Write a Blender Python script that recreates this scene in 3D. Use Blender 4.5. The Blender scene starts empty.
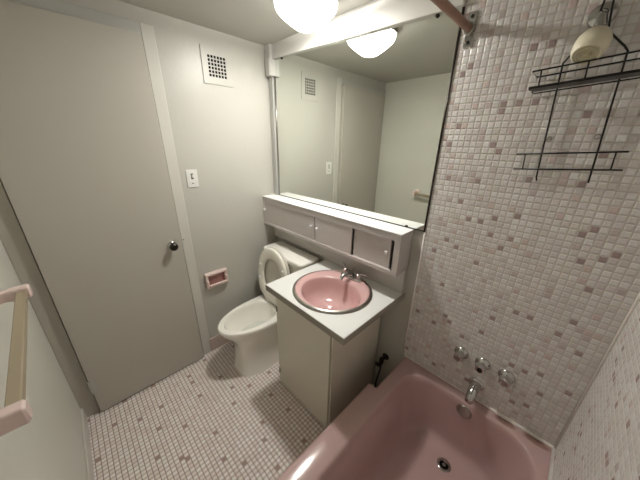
import bpy, bmesh, math, random
from mathutils import Vector, Matrix

scene = bpy.context.scene
COL = scene.collection
PI = math.pi
random.seed(4)

# ------------------------------------------------------------------ camera
W, D, H = 2.028, 1.52, 2.272          # room: x 0..W, y -D..0, z 0..H
CAMX, CAMY, CAMZ, FPX = 1.793, -1.2323, 1.6507, 251.81
YAW, PITCH, ROLL = 0.7896, -0.3692, 0.0184


def make_camera():
    cy, sy = math.cos(YAW), math.sin(YAW)
    f = Vector((-sy * math.cos(PITCH), cy * math.cos(PITCH), math.sin(PITCH)))
    r = Vector((cy, sy, 0))
    u = r.cross(f)
    c, s = math.cos(ROLL), math.sin(ROLL)
    r2, u2 = c * r + s * u, -s * r + c * u
    m = Matrix(((r2.x, u2.x, -f.x, CAMX), (r2.y, u2.y, -f.y, CAMY),
                (r2.z, u2.z, -f.z, CAMZ), (0, 0, 0, 1)))
    cam = bpy.data.cameras.new('camera')
    cam.sensor_width = 36.0
    cam.sensor_fit = 'HORIZONTAL'
    cam.lens = FPX * 36.0 / 640.0
    cam.clip_start = 0.01
    o = bpy.data.objects.new('camera', cam)
    o.matrix_world = m
    COL.objects.link(o)
    scene.camera = o


make_camera()

# --------------------------------------------------------------- materials


def srgb(r, g, b):
    def f(c):
        c /= 255.0
        return c / 12.92 if c <= 0.04045 else ((c + 0.055) / 1.055) ** 2.4
    return (f(r), f(g), f(b), 1.0)


def mat(name, col, rough=0.5, metal=0.0, spec=0.5, coat=0.0, noise=0.0, nscale=6.0, bump=0.0, bscale=60.0):
    m = bpy.data.materials.new(name)
    m.use_nodes = True
    nt = m.node_tree
    b = nt.nodes['Principled BSDF']
    b.inputs['Base Color'].default_value = col
    b.inputs['Roughness'].default_value = rough
    b.inputs['Metallic'].default_value = metal
    b.inputs['Specular IOR Level'].default_value = spec
    b.inputs['Coat Weight'].default_value = coat
    b.inputs['Coat Roughness'].default_value = 0.08
    tc = nt.nodes.new('ShaderNodeTexCoord')
    if noise > 0:
        n = nt.nodes.new('ShaderNodeTexNoise')
        n.inputs['Scale'].default_value = nscale
        n.inputs['Detail'].default_value = 4
        nt.links.new(tc.outputs['Object'], n.inputs['Vector'])
        mx = nt.nodes.new('ShaderNodeMix')
        mx.data_type = 'RGBA'
        mx.inputs['A'].default_value = col
        mx.inputs['B'].default_value = tuple(c * (1 - noise) for c in col[:3]) + (1,)
        nt.links.new(n.outputs['Fac'], mx.inputs['Factor'])
        nt.links.new(mx.outputs['Result'], b.inputs['Base Color'])
    if bump > 0:
        n2 = nt.nodes.new('ShaderNodeTexNoise')
        n2.inputs['Scale'].default_value = bscale
        n2.inputs['Detail'].default_value = 3
        nt.links.new(tc.outputs['Object'], n2.inputs['Vector'])
        bp = nt.nodes.new('ShaderNodeBump')
        bp.inputs['Strength'].default_value = bump
        bp.inputs['Distance'].default_value = 0.002
        nt.links.new(n2.outputs['Fac'], bp.inputs['Height'])
        nt.links.new(bp.outputs['Normal'], b.inputs['Normal'])
    return m


def math_node(nt, op, a, b=None, c=None):
    n = nt.nodes.new('ShaderNodeMath')
    n.operation = op
    for i, v in enumerate((a, b, c)):
        if v is None:
            continue
        if isinstance(v, (int, float)):
            n.inputs[i].default_value = v
        else:
            nt.links.new(v, n.inputs[i])
    return n.outputs[0]


def tile_mat(name, axes, pitch, grout_w, stops, grout, rough, bump, sparse=None, accent=None, tilt=0.25, off=(0, 0), rows=0):
    """square mosaic: stops = [(position, colour)] of a constant ramp over per-tile noise;
    sparse = n: one accent tile somewhere in each n x n block"""
    m = bpy.data.materials.new(name)
    m.use_nodes = True
    nt = m.node_tree
    L = nt.links.new
    b = nt.nodes['Principled BSDF']
    tc = nt.nodes.new('ShaderNodeTexCoord')
    sp = nt.nodes.new('ShaderNodeSeparateXYZ')
    L(tc.outputs['Object'], sp.inputs[0])
    u = math_node(nt, 'DIVIDE', math_node(nt, 'ADD', sp.outputs[axes[0]], off[0]), pitch)
    v = math_node(nt, 'DIVIDE', math_node(nt, 'ADD', sp.outputs[axes[1]], off[1]), pitch)
    iu, iv = math_node(nt, 'FLOOR', u), math_node(nt, 'FLOOR', v)
    fu, fv = math_node(nt, 'FRACT', u), math_node(nt, 'FRACT', v)
    du = math_node(nt, 'MINIMUM', fu, math_node(nt, 'SUBTRACT', 1.0, fu))
    dv = math_node(nt, 'MINIMUM', fv, math_node(nt, 'SUBTRACT', 1.0, fv))
    dist = math_node(nt, 'MINIMUM', du, dv)
    mr = nt.nodes.new('ShaderNodeMapRange')
    mr.interpolation_type = 'SMOOTHSTEP'
    L(dist, mr.inputs['Value'])
    mr.inputs['From Min'].default_value = grout_w / pitch * 0.5
    mr.inputs['From Max'].default_value = grout_w / pitch * 0.5 + 0.05
    tile = mr.outputs['Result']
    cell = nt.nodes.new('ShaderNodeCombineXYZ')
    L(iu, cell.inputs[0])
    L(iv, cell.inputs[1])
    wn = nt.nodes.new('ShaderNodeTexWhiteNoise')
    wn.noise_dimensions = '3D'
    L(cell.outputs[0], wn.inputs['Vector'])
    ramp = nt.nodes.new('ShaderNodeValToRGB')
    ramp.color_ramp.interpolation = 'CONSTANT'
    els = ramp.color_ramp.elements
    els[0].position, els[0].color = stops[0]
    els[1].position, els[1].color = stops[1]
    for p, c in stops[2:]:
        e = els.new(p)
        e.color = c
    L(wn.outputs['Value'], ramp.inputs['Fac'])
    colr = ramp.outputs['Color']
    if sparse:
        n = sparse
        bu, bv = math_node(nt, 'FLOOR', math_node(nt, 'DIVIDE', iu, n)), math_node(nt, 'FLOOR', math_node(nt, 'DIVIDE', iv, n))
        cb = nt.nodes.new('ShaderNodeCombineXYZ')
        L(bu, cb.inputs[0])
        L(bv, cb.inputs[1])
        cb.inputs[2].default_value = 7.0
        wb = nt.nodes.new('ShaderNodeTexWhiteNoise')
        wb.noise_dimensions = '3D'
        L(cb.outputs[0], wb.inputs['Vector'])
        sc = nt.nodes.new('ShaderNodeSeparateColor')
        L(wb.outputs['Color'], sc.inputs[0])
        tu = math_node(nt, 'FLOOR', math_node(nt, 'MULTIPLY', sc.outputs[0], n))
        tv = math_node(nt, 'FLOOR', math_node(nt, 'MULTIPLY', sc.outputs[1], n))
        lu = math_node(nt, 'SUBTRACT', iu, math_node(nt, 'MULTIPLY', bu, n))
        lv = math_node(nt, 'SUBTRACT', iv, math_node(nt, 'MULTIPLY', bv, n))
        eu = math_node(nt, 'COMPARE', lu, tu, 0.3)
        ev = math_node(nt, 'COMPARE', lv, tv, 0.3)
        hit = math_node(nt, 'MULTIPLY', eu, ev)
        mx = nt.nodes.new('ShaderNodeMix')
        mx.data_type = 'RGBA'
        L(hit, mx.inputs['Factor'])
        L(colr, mx.inputs['A'])
        mx.inputs['B'].default_value = accent
        colr = mx.outputs['Result']
    # slow mottling of the glaze
    nz = nt.nodes.new('ShaderNodeTexNoise')
    nz.inputs['Scale'].default_value = 90
    nz.inputs['Detail'].default_value = 2
    L(tc.outputs['Object'], nz.inputs['Vector'])
    mo = nt.nodes.new('ShaderNodeMix')
    mo.data_type = 'RGBA'
    mo.blend_type = 'MULTIPLY'
    mo.inputs['Factor'].default_value = 0.18
    L(colr, mo.inputs['A'])
    L(nz.outputs['Color'], mo.inputs['B'])
    gm = nt.nodes.new('ShaderNodeMix')
    gm.data_type = 'RGBA'
    L(tile, gm.inputs['Factor'])
    gm.inputs['A'].default_value = grout
    L(mo.outputs['Result'], gm.inputs['B'])
    L(gm.outputs['Result'], b.inputs['Base Color'])
    rr = math_node(nt, 'MULTIPLY_ADD', tile, rough - 0.75, 0.75)
    L(rr, b.inputs['Roughness'])
    # pillow edge and a small random tilt of every tile
    sc2 = nt.nodes.new('ShaderNodeSeparateColor')
    L(wn.outputs['Color'], sc2.inputs[0])
    t1 = math_node(nt, 'MULTIPLY', math_node(nt, 'SUBTRACT', sc2.outputs[1], 0.5), math_node(nt, 'SUBTRACT', fu, 0.5))
    t2 = math_node(nt, 'MULTIPLY', math_node(nt, 'SUBTRACT', sc2.outputs[2], 0.5), math_node(nt, 'SUBTRACT', fv, 0.5))
    pr = nt.nodes.new('ShaderNodeMapRange')
    pr.interpolation_type = 'SMOOTHSTEP'
    L(dist, pr.inputs['Value'])
    pr.inputs['From Min'].default_value = grout_w / pitch * 0.3
    pr.inputs['From Max'].default_value = grout_w / pitch * 0.5 + 0.16
    hh = math_node(nt, 'ADD', pr.outputs['Result'], math_node(nt, 'MULTIPLY', math_node(nt, 'ADD', t1, t2), tilt))
    bp = nt.nodes.new('ShaderNodeBump')
    bp.inputs['Strength'].default_value = bump
    bp.inputs['Distance'].default_value = 0.0016
    L(hh, bp.inputs['Height'])
    L(bp.outputs['Normal'], b.inputs['Normal'])
    return m


M = {}
M['paint'] = mat('wall_paint', srgb(190, 188, 180), 0.38, spec=0.45, noise=0.05, nscale=2.5, bump=0.25, bscale=45)
M['paint_front_lit'] = mat('wall_paint_lit_copy', srgb(212, 211, 202), 0.42, spec=0.4, noise=0.05, nscale=2.5, bump=0.25, bscale=45)  # lighter copy of the wall paint; its colour makes up for weak light
M['header'] = mat('header_board_paint', srgb(208, 206, 200), 0.5, spec=0.3, noise=0.04, nscale=5, bump=0.15)
M['skirting'] = mat('skirting_tile', srgb(196, 178, 168), 0.35, spec=0.4, noise=0.1, nscale=9)
M['ceiling'] = mat('ceiling_paint', srgb(188, 186, 178), 0.75, spec=0.2, noise=0.06, nscale=3, bump=0.2, bscale=50)
M['door'] = mat('door_paint', srgb(184, 180, 170), 0.45, spec=0.35, noise=0.06, nscale=2, bump=0.15, bscale=30)
M['trim'] = mat('trim_paint', srgb(184, 184, 178), 0.42, spec=0.4, noise=0.05, nscale=4, bump=0.15)
M['board'] = mat('header_paint', srgb(200, 198, 193), 0.4, spec=0.4, noise=0.04, nscale=5, bump=0.15)
M['casing'] = mat('casing_paint', srgb(205, 203, 195), 0.4, spec=0.45, noise=0.04, nscale=4, bump=0.15)
M['cabinet'] = mat('cabinet_paint', srgb(200, 194, 191), 0.4, spec=0.4, noise=0.05, nscale=4, bump=0.15)
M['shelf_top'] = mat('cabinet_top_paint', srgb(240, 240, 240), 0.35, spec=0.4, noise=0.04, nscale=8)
M['panel'] = mat('back_panel_paint', srgb(192, 188, 182), 0.45, spec=0.35, noise=0.06, nscale=3)
M['laminate'] = mat('white_laminate', srgb(228, 229, 226), 0.3, spec=0.45, noise=0.03, nscale=9)
M['vanity'] = mat('vanity_paint', srgb(224, 219, 205), 0.45, spec=0.35, noise=0.07, nscale=3, bump=0.15)
M['porcelain'] = mat('white_porcelain', srgb(249, 247, 240), 0.12, spec=0.5, coat=0.3, noise=0.03, nscale=4)
M['seat'] = mat('toilet_seat_enamel', srgb(243, 240, 230), 0.22, spec=0.5, coat=0.2, noise=0.04, nscale=5)
M['lid'] = mat('lid_enamel_shaded', srgb(214, 210, 200), 0.3, spec=0.45, noise=0.04, nscale=5)  # greyer copy of the seat enamel, with the lid's shade in its colour
M['edge'] = mat('laminate_edge_shade', srgb(160, 155, 142), 0.5, spec=0.3, noise=0.15, nscale=20)  # laminate greyed to paint in the shade on the counter edges
M['water'] = mat('toilet_water', srgb(214, 216, 208), 0.03, spec=0.6)
M['pink'] = mat('pink_porcelain', srgb(214, 175, 173), 0.14, spec=0.5, coat=0.35, noise=0.05, nscale=5)
M['tub'] = mat('pink_tub_enamel', srgb(192, 163, 160), 0.14, spec=0.5, coat=0.35, noise=0.05, nscale=5)
M['pale_pink'] = mat('pale_pink_ceramic', srgb(230, 208, 203), 0.2, spec=0.5, coat=0.25, noise=0.05, nscale=9)
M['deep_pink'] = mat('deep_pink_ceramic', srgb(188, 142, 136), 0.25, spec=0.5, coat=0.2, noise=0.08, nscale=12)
M['chrome'] = mat('chrome', srgb(205, 205, 203), 0.14, metal=1.0, noise=0.2, nscale=30)
M['dull_chrome'] = mat('worn_chrome', srgb(180, 176, 168), 0.3, metal=1.0, noise=0.3, nscale=40)
M['dark_metal'] = mat('dark_metal', srgb(62, 58, 54), 0.35, metal=0.8, noise=0.2, nscale=20)
M['black_wire'] = mat('black_coated_wire', srgb(26, 24, 22), 0.4, spec=0.4, noise=0.2, nscale=30)
M['black'] = mat('black_void', srgb(14, 13, 12), 0.9, spec=0.1, noise=0.1)
M['cream'] = mat('cream_plastic', srgb(232, 226, 202), 0.35, spec=0.4, noise=0.08, nscale=20)
M['cream_face'] = mat('spray_face_plastic', srgb(200, 194, 160), 0.3, spec=0.5, noise=0.25, nscale=40)
M['plate'] = mat('plate_plastic', srgb(225, 225, 220), 0.35, spec=0.4, noise=0.03)
M['rod'] = mat('rod_wood', srgb(158, 120, 100), 0.4, spec=0.4, noise=0.35, nscale=14)
M['bar'] = mat('towel_bar_plastic', srgb(166, 152, 128), 0.25, spec=0.5, coat=0.2, noise=0.12, nscale=10)
M['caulk'] = mat('white_caulk', srgb(240, 234, 228), 0.5, spec=0.4, noise=0.12, nscale=25, bump=0.3)
M['brass_dark'] = mat('tarnished_valve', srgb(70, 64, 56), 0.35, metal=0.9, noise=0.3, nscale=40)
M['baseboard'] = mat('baseboard_paint', srgb(205, 202, 194), 0.4, spec=0.4, noise=0.04)

m = mat('mirror_silvering', (0.85, 0.875, 0.82, 1), 0.015, metal=1.0, noise=0.02, nscale=3)
M['mirror'] = m
M['pan'] = mat('bronze_pan', srgb(140, 138, 132), 0.6, noise=0.1)

# glass shade: real translucent dome that glows and lets the bulb light through
m = bpy.data.materials.new('frosted_glass_shade')
m.use_nodes = True
nt = m.node_tree
nt.nodes.clear()
out = nt.nodes.new('ShaderNodeOutputMaterial')
em = nt.nodes.new('ShaderNodeEmission')
em.inputs['Color'].default_value = (1.0, 0.99, 0.97, 1)
em.inputs['Strength'].default_value = 6.0
tr = nt.nodes.new('ShaderNodeBsdfTransparent')
tr.inputs['Color'].default_value = (0.9, 0.88, 0.84, 1)
gl = nt.nodes.new('ShaderNodeBsdfGlossy')
gl.inputs['Roughness'].default_value = 0.2
mx1 = nt.nodes.new('ShaderNodeMixShader')
mx1.inputs[0].default_value = 0.45
mx2 = nt.nodes.new('ShaderNodeMixShader')
mx2.inputs[0].default_value = 0.05
nt.links.new(tr.outputs[0], mx1.inputs[1])
nt.links.new(em.outputs[0], mx1.inputs[2])
nt.links.new(mx1.outputs[0], mx2.inputs[1])
nt.links.new(gl.outputs[0], mx2.inputs[2])
nt.links.new(mx2.outputs[0], out.inputs[0])
M['shade'] = m

m = bpy.data.materials.new('lamp_module')
m.use_nodes = True
nt = m.node_tree
nt.nodes.clear()
out = nt.nodes.new('ShaderNodeOutputMaterial')
em = nt.nodes.new('ShaderNodeEmission')
em.inputs['Color'].default_value = (1.0, 0.99, 0.97, 1)
em.inputs['Strength'].default_value = 360.0
nt.links.new(em.outputs[0], out.inputs[0])
M['bulb'] = m

WT = [(0.0, srgb(231, 228, 224)), (0.24, srgb(225, 220, 216)), (0.48, srgb(236, 234, 231)),
      (0.66, srgb(227, 221, 218)), (0.82, srgb(219, 213, 209)), (0.912, srgb(206, 193, 190)),
      (0.945, srgb(216, 199, 195)), (0.970, srgb(172, 153, 150))]
M['tile_back'] = tile_mat('wall_mosaic_back', (0, 2), 0.0238, 0.0022, WT, srgb(198, 192, 184), 0.22, 0.75, tilt=0.4)
M['tile_right'] = tile_mat('wall_mosaic_side', (1, 2), 0.0238, 0.0022, WT, srgb(198, 192, 184), 0.22, 0.75, tilt=0.4)
FT = [(0.0, srgb(243, 234, 229)), (0.3, srgb(247, 240, 236)), (0.55, srgb(237, 226, 221)), (0.8, srgb(249, 243, 240))]
M['tile_floor'] = tile_mat('floor_mosaic', (0, 1), 0.0238, 0.0026, FT, srgb(156, 134, 124), 0.3, 0.6,
                           sparse=7, accent=srgb(172, 146, 140), tilt=0.35)

# ------------------------------------------------------------ mesh helpers


def box(bm, x0, x1, y0, y1, z0, z1):
    vs = [bm.verts.new((x, y, z)) for x in (x0, x1) for y in (y0, y1) for z in (z0, z1)]
    for q in ((0, 1, 3, 2), (4, 6, 7, 5), (0, 4, 5, 1), (2, 3, 7, 6), (0, 2, 6, 4), (1, 5, 7, 3)):
        bm.faces.new([vs[i] for i in q])


def loft(bm, rings, cap0=False, cap1=False, closed=True):
    vr = [[bm.verts.new(p) for p in r] for r in rings]
    n = len(vr[0])
    for a, b in zip(vr[:-1], vr[1:]):
        for i in range(n if closed else n - 1):
            j = (i + 1) % n
            bm.faces.new((a[i], a[j], b[j], b[i]))
    if cap0:
        bm.faces.new(list(reversed(vr[0])))
    if cap1:
        bm.faces.new(vr[-1])
    return vr


def frame_for(axis):
    a = Vector(axis).normalized()
    t = Vector((0, 0, 1)) if abs(a.z) < 0.9 else Vector((1, 0, 0))
    u = a.cross(t).normalized()
    return a, u, a.cross(u)


def lathe(bm, prof, origin, axis=(0, 0, 1), n=32, sx=1.0, sy=1.0):
    """prof = [(radius, height)] spun about axis through origin; radius 0 ends are capped"""
    a, u, v = frame_for(axis)
    o = Vector(origin)
    rings = []
    for r, h in prof:
        r = max(r, 1e-5)
        rings.append([o + a * h + u * (r * sx * math.cos(2 * PI * k / n)) + v * (r * sy * math.sin(2 * PI * k / n)) for k in range(n)])
    loft(bm, rings, True, True)


def tube(bm, pts, r, n=10, closed=False, ends=True):
    pts = [Vector(p) for p in pts]
    N = len(pts)
    rad = r if isinstance(r, (list, tuple)) else [r] * N
    rings = []
    prev = None
    for i, p in enumerate(pts):
        if closed:
            d = (pts[(i + 1) % N] - pts[i - 1])
        else:
            d = pts[min(i + 1, N - 1)] - pts[max(i - 1, 0)]
        d.normalize()
        if prev is None:
            _, u, v = frame_for(d)
        else:
            u = (prev - d * prev.dot(d)).normalized()
            v = d.cross(u)
        prev = u
        rings.append([p + rad[i] * (u * math.cos(2 * PI * k / n) + v * math.sin(2 * PI * k / n)) for k in range(n)])
    if closed:
        rings.append(rings[0])
        vr = [[bm.verts.new(q) for q in rr] for rr in rings[:-1]]
        for i in range(N):
            a, b = vr[i], vr[(i + 1) % N]
            for k in range(n):
                j = (k + 1) % n
                bm.faces.new((a[k], a[j], b[j], b[k]))
    else:
        loft(bm, rings, ends, ends)


def smooth_path(pts, k=6):
    """catmull-rom through the points"""
    P = [Vector(p) for p in pts]
    P = [P[0] * 2 - P[1]] + P + [P[-1] * 2 - P[-2]]
    out = []
    for i in range(1, len(P) - 2):
        for s in range(k):
            t = s / k
            a, b, c, d = P[i - 1], P[i], P[i + 1], P[i + 2]
            out.append(0.5 * ((2 * b) + (c - a) * t + (2 * a - 5 * b + 4 * c - d) * t * t + (3 * b - a - 3 * c + d) * t ** 3))
    out.append(P[-2])
    return out


def ellipse(cx, cy, rx, ry, z, n=64, p=2.0):
    o = []
    for k in range(n):
        t = 2 * PI * k / n
        c, s = math.cos(t), math.sin(t)
        o.append(Vector((cx + rx * math.copysign(abs(c) ** (2 / p), c), cy + ry * math.copysign(abs(s) ** (2 / p), s), z)))
    return o


def egg(cx, yf, yb, hw, z, n=48, p=2.0, pb=None):
    """egg outline, front at yf (towards -y), back at yb, widest a bit behind the middle"""
    ym = yb + (yf - yb) * 0.42
    o = []
    for k in range(n):
        t = 2 * PI * k / n
        c, s = math.cos(t), math.sin(t)
        e = p if s < 0 else (pb or p)
        y = ym + (ym - yf) * math.copysign(abs(s) ** (2 / e), s) if s < 0 else ym + (yb - ym) * abs(s) ** (2 / e)
        o.append(Vector((cx + hw * math.copysign(abs(c) ** (2 / e), c), y, z)))
    return o


def obj(name, bm, material, parent=None, bevel=0.0, seg=2, smooth=True, subsurf=0, origin=None, angle=35, label=None):
    bmesh.ops.recalc_face_normals(bm, faces=bm.faces)
    base = Vector((0, 0, 0))
    if parent is not None:
        base = WORLD[parent.name]
    elif origin is not None:
        base = Vector(origin)
    if base.length > 0:
        bmesh.ops.translate(bm, verts=bm.verts, vec=-base)
    me = bpy.data.meshes.new(name)
    bm.to_mesh(me)
    bm.free()
    mats = material if isinstance(material, (list, tuple)) else [material]
    for mm in mats:
        me.materials.append(mm)
    o = bpy.data.objects.new(name, me)
    COL.objects.link(o)
    if parent is not None:
        o.parent = parent
    else:
        o.location = base
    WORLD[o.name] = base
    if smooth:
        for p in me.polygons:
            p.use_smooth = True
        es = {}
        for p in me.polygons:
            for ek in p.edge_keys:
                es.setdefault(ek, []).append(p.normal.copy())
        lim = math.cos(math.radians(angle))
        for e in me.edges:
            ns = es.get(tuple(sorted(e.vertices)), [])
            e.use_edge_sharp = not (len(ns) == 2 and ns[0].dot(ns[1]) > lim)
    if bevel > 0:
        b = o.modifiers.new('bevel', 'BEVEL')
        b.width = bevel
        b.segments = seg
        b.limit_method = 'ANGLE'
        b.angle_limit = math.radians(40)
        b.harden_normals = False
    if subsurf:
        s = o.modifiers.new('subdivision', 'SUBSURF')
        s.levels = s.render_levels = subsurf
    if label:
        o['label'] = label
    return o


WORLD = {}


def thing(name, label, cat, loc=(0, 0, 0), group=None):
    o = bpy.data.objects.new(name, None)
    COL.objects.link(o)
    o.location = loc
    o.empty_display_size = 0.05
    WORLD[o.name] = Vector(loc)
    return tag(o, label, cat, group)


def tag(o, label, cat, group=None):
    o['label'] = label
    o['category'] = cat
    if group:
        o['group'] = group
    return o


def struct(name, bm, material, label=None, cat=None, **kw):
    o = obj(name, bm, material, **kw)
    o['kind'] = 'structure'
    if label:
        o['label'] = label
        o['category'] = cat or 'wall'
    return o


def dup(root, loc, label):
    r = root.copy()
    COL.objects.link(r)
    r.location = loc
    r['label'] = label
    for ch in list(root.children):
        c = ch.copy()
        COL.objects.link(c)
        c.parent = r
        for g in list(ch.children):
            q = g.copy()
            COL.objects.link(q)
            q.parent = c
    return r


B = bmesh.new

# ------------------------------------------------------------------ setting
XM = 1.307                      # left edge of the mosaic on the back wall
ZT = 0.425                      # tub rim
T = 0.1
bm = B(); box(bm, -T, W + T, -D - T, T, -T, 0)
struct('floor', bm, M['tile_floor'], 'small square pink beige mosaic floor tiles with darker accents', 'floor', smooth=False)
bm = B(); box(bm, -T, W + T, -D - T, T, H, H + T)
struct('ceiling', bm, M['ceiling'], 'grey white painted ceiling', 'ceiling', smooth=False)
bm = B()
ys, zs = [-D - T, -1.446, -0.784, T], [0, 2.154, H]
gw = {(k, i, j): bm.verts.new((x, y, z)) for k, x in enumerate((-T, 0.0)) for i, y in enumerate(ys) for j, z in enumerate(zs)}
cells = [(i, j) for i in range(3) for j in range(2) if (i, j) != (1, 0)]
for i, j in cells:
    for k in (0, 1):
        bm.faces.new((gw[k, i, j], gw[k, i + 1, j], gw[k, i + 1, j + 1], gw[k, i, j + 1]))
    for di, dj, p, q in ((-1, 0, (i, j), (i, j + 1)), (1, 0, (i + 1, j), (i + 1, j + 1)), (0, -1, (i, j), (i + 1, j)), (0, 1, (i, j + 1), (i + 1, j + 1))):
        if (i + di, j + dj) not in cells:
            bm.faces.new((gw[0, p[0], p[1]], gw[0, q[0], q[1]], gw[1, q[0], q[1]], gw[1, p[0], p[1]]))
struct('wall_left', bm, M['paint'], 'cream painted wall holding the door, switch and vent', 'wall', smooth=False)
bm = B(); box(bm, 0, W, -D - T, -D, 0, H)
struct('wall_front', bm, M['paint_front_lit'], 'plain cream wall carrying the pink towel bar', 'wall', smooth=False)
bm = B()
box(bm, 0, XM, 0.006, T, 0, H)
nb = len(bm.faces)
box(bm, XM, W, 0.0, T, 0, H)
bm.faces.ensure_lookup_table()
for i in range(nb, len(bm.faces)):
    bm.faces[i].material_index = 1
struct('wall_back', bm, [M['paint'], M['tile_back']], 'wall with mirror and pale pink mosaic tiles above the tub taps', 'wall', smooth=False)
bm = B(); box(bm, W, W + T, -D - T, T, 0, H)
struct('wall_right', bm, M['tile_right'], 'pale mosaic tiled side wall along the tub', 'wall', smooth=False)

# door in the left wall: hinge side near the towel wall
DL, DR, DT = -1.4405, -0.7905, 2.149
bm = B(); box(bm, -0.004, 0.036, DL, DR, 0.010, DT)
door = struct('door_1', bm, M['door'], 'plain flat cream door with small dark knob', 'door', origin=(0.0, DL, 0.0), bevel=0.002)
# knob
KY, KZ = -0.852, 1.010
bm = B()
lathe(bm, [(0.026, 0.026), (0.027, 0.030), (0.022, 0.036), (0.011, 0.040), (0.010, 0.052)], (0.010, KY, KZ), (1, 0, 0), 28)
obj('knob_rose', bm, M['chrome'], door)
bm = B()
lathe(bm, [(0.010, 0.050), (0.020, 0.056), (0.025, 0.066), (0.024, 0.078), (0.016, 0.085), (0.0, 0.086)], (0.010, KY, KZ), (1, 0, 0), 28)
obj('door_knob', bm, M['dark_metal'], door)
for hz in (0.23, 1.95):
    bm = B()
    tube(bm, [(0.036, DL - 0.003, hz - 0.045), (0.036, DL - 0.003, hz + 0.045)], 0.006, 12)
    box(bm, 0.034, 0.0375, DL, DL + 0.022, hz - 0.04, hz + 0.04)
    obj('hinge', bm, M['trim'], door)
# casing boards
bm = B(); box(bm, 0.0, 0.010, -0.783, -0.721, 0.0, 2.205)
struct('trim_1', bm, M['casing'], 'upright casing board on the knob side of the door', 'trim', bevel=0.003)
bm = B(); box(bm, 0.0, 0.010, -D, -0.783, 2.154, 2.205)
struct('trim_2', bm, M['trim'], 'casing board across the top of the door', 'trim', bevel=0.003)
bm = B(); box(bm, 0.0, 0.010, -D, -1.446, 0.0, 2.154)
struct('trim_3', bm, M['door'], 'narrow casing board on the hinge side of the door', 'trim', bevel=0.003)
bm = B(); box(bm, 0.0, 0.017, -0.858, -0.8455, 0.99, 1.03)
bm.free()
# latch plate screw on the casing
bm = B(); lathe(bm, [(0.004, 0.0), (0.004, 0.0025), (0.0, 0.003)], (0.010, -0.772, 1.02), (1, 0, 0), 10)
o = obj('strike_screw', bm, M['dark_metal'], bpy.data.objects['trim_1'])

bm = B(); box(bm, 0.0, 0.009, -0.721, 0.006, 0.0, 0.125)
struct('baseboard_left', bm, M['skirting'], 'low baseboard on the door wall behind the toilet', 'baseboard', bevel=0.003)
bm = B(); box(bm, 0.010, 1.30, -D, -D + 0.011, 0.0, 0.095)
struct('baseboard_front', bm, M['baseboard'], 'white baseboard under the towel bar', 'baseboard', bevel=0.003)
# board over the mirror
bm = B()
x0, x1, yb, yf = 0.069, XM, 0.006, -0.018
zs = {x0: (2.186, H), x1: (2.140, H)}
v = [[bm.verts.new((x, y, zs[x][k])) for k in (0, 1) for y in ((yb, yf) if k == 0 else (yf, yb))] for x in (x0, x1)]
for i in range(4):
    j = (i + 1) % 4
    bm.faces.new((v[0][i], v[0][j], v[1][j], v[1][i]))
bm.faces.new(v[0]); bm.faces.new(v[1])
struct('trim_4', bm, M['header'], 'white board across the top of the mirror', 'trim', bevel=0.002)
# boxed pipe chase in the corner
bm = B(); box(bm, 0.004, 0.068, -0.040, 0.006, 2.085, H)
box(bm, 0.020, 0.068, -0.048, -0.040, 2.085, 2.19)
struct('trim_5', bm, M['board'], 'short white box in the corner left of the mirror top', 'trim', bevel=0.006)
bm = B(); box(bm, 0.006, 0.052, -0.016, 0.006, 1.236, 2.09)
struct('trim_6', bm, M['trim'], 'white upright strip between corner and mirror', 'trim', bevel=0.003)
# caulk beads
bm = B(); tube(bm, [(W - 0.002, -0.003, ZT + 0.004), (W - 0.002, -0.003, H)], 0.005, 8)
struct('trim_7', bm, M['caulk'], 'pale caulk bead in the corner of the two tiled walls', 'trim')
bm = B(); tube(bm, [(W - 0.003, -0.002, ZT + 0.002), (W - 0.003, -D, ZT + 0.002)], 0.0075, 8)
struct('trim_8', bm, M['caulk'], 'white caulk bead between tub and side wall', 'trim')
bm = B()
tube(bm, [(1.76, -0.001, ZT + 0.001), (1.82, -0.001, ZT + 0.002), (W, -0.001, ZT + 0.002)], [0.006, 0.009, 0.008], 8)
tube(bm, [(XM + 0.01, -0.001, ZT + 0.001), (1.76, -0.001, ZT + 0.001)], 0.0035, 8)
struct('trim_9', bm, M['caulk'], 'white caulk bead along the tub under the taps', 'trim')
bm = B(); tube(bm, [(XM, 0.0, ZT), (XM, 0.0, 1.232)], 0.004, 8)
struct('trim_10', bm, M['caulk'], 'pale bead down the left edge of the mosaic', 'trim')

# ------------------------------------------------------------------- mirror
XS, ZS, DS = 1.249, 1.236, 0.127
mir = thing('mirror', 'large frameless wall mirror above the white cabinet', 'mirror', (0.68, 0.0, ZS))
bm = B()
mx0, mx1 = 0.066, XM - 0.004
vs = [(mx0, ZS + 0.004), (mx1, ZS + 0.004), (mx1, 2.142), (mx0, 2.189)]
f = [bm.verts.new((x, 0.0, z)) for x, z in vs]
g = [bm.verts.new((x, 0.005, z)) for x, z in vs]
bm.faces.new(f); bm.faces.new(g)
for i in range(4):
    j = (i + 1) % 4
    bm.faces.new((f[i], f[j], g[j], g[i]))
obj('mirror_glass', bm, M['mirror'], mir, smooth=False)
bm = B(); box(bm, mx1 - 0.003, mx1 + 0.005, -0.004, 0.005, ZS, 2.140)
obj('edge_strip', bm, M['dark_metal'], mir)
bm = B(); box(bm, mx0 - 0.012, mx0, -0.003, 0.005, ZS, 2.186)
obj('edge_strip', bm, M['dull_chrome'], mir)
bm = B(); box(bm, mx0, mx1, -0.0025, 0.005, ZS, ZS + 0.004)
obj('bottom_channel', bm, M['dark_metal'], mir)
for cx_, cz_ in ((0.150, 2.180), (1.205, 2.139)):
    bm = B()
    lathe(bm, [(0.008, 0.0), (0.008, 0.004), (0.005, 0.007), (0, 0.0075)], (cx_, 0.0, cz_), (0, -1, 0), 14)
    obj('mirror_clip', bm, M['dark_metal'], mir)
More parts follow.
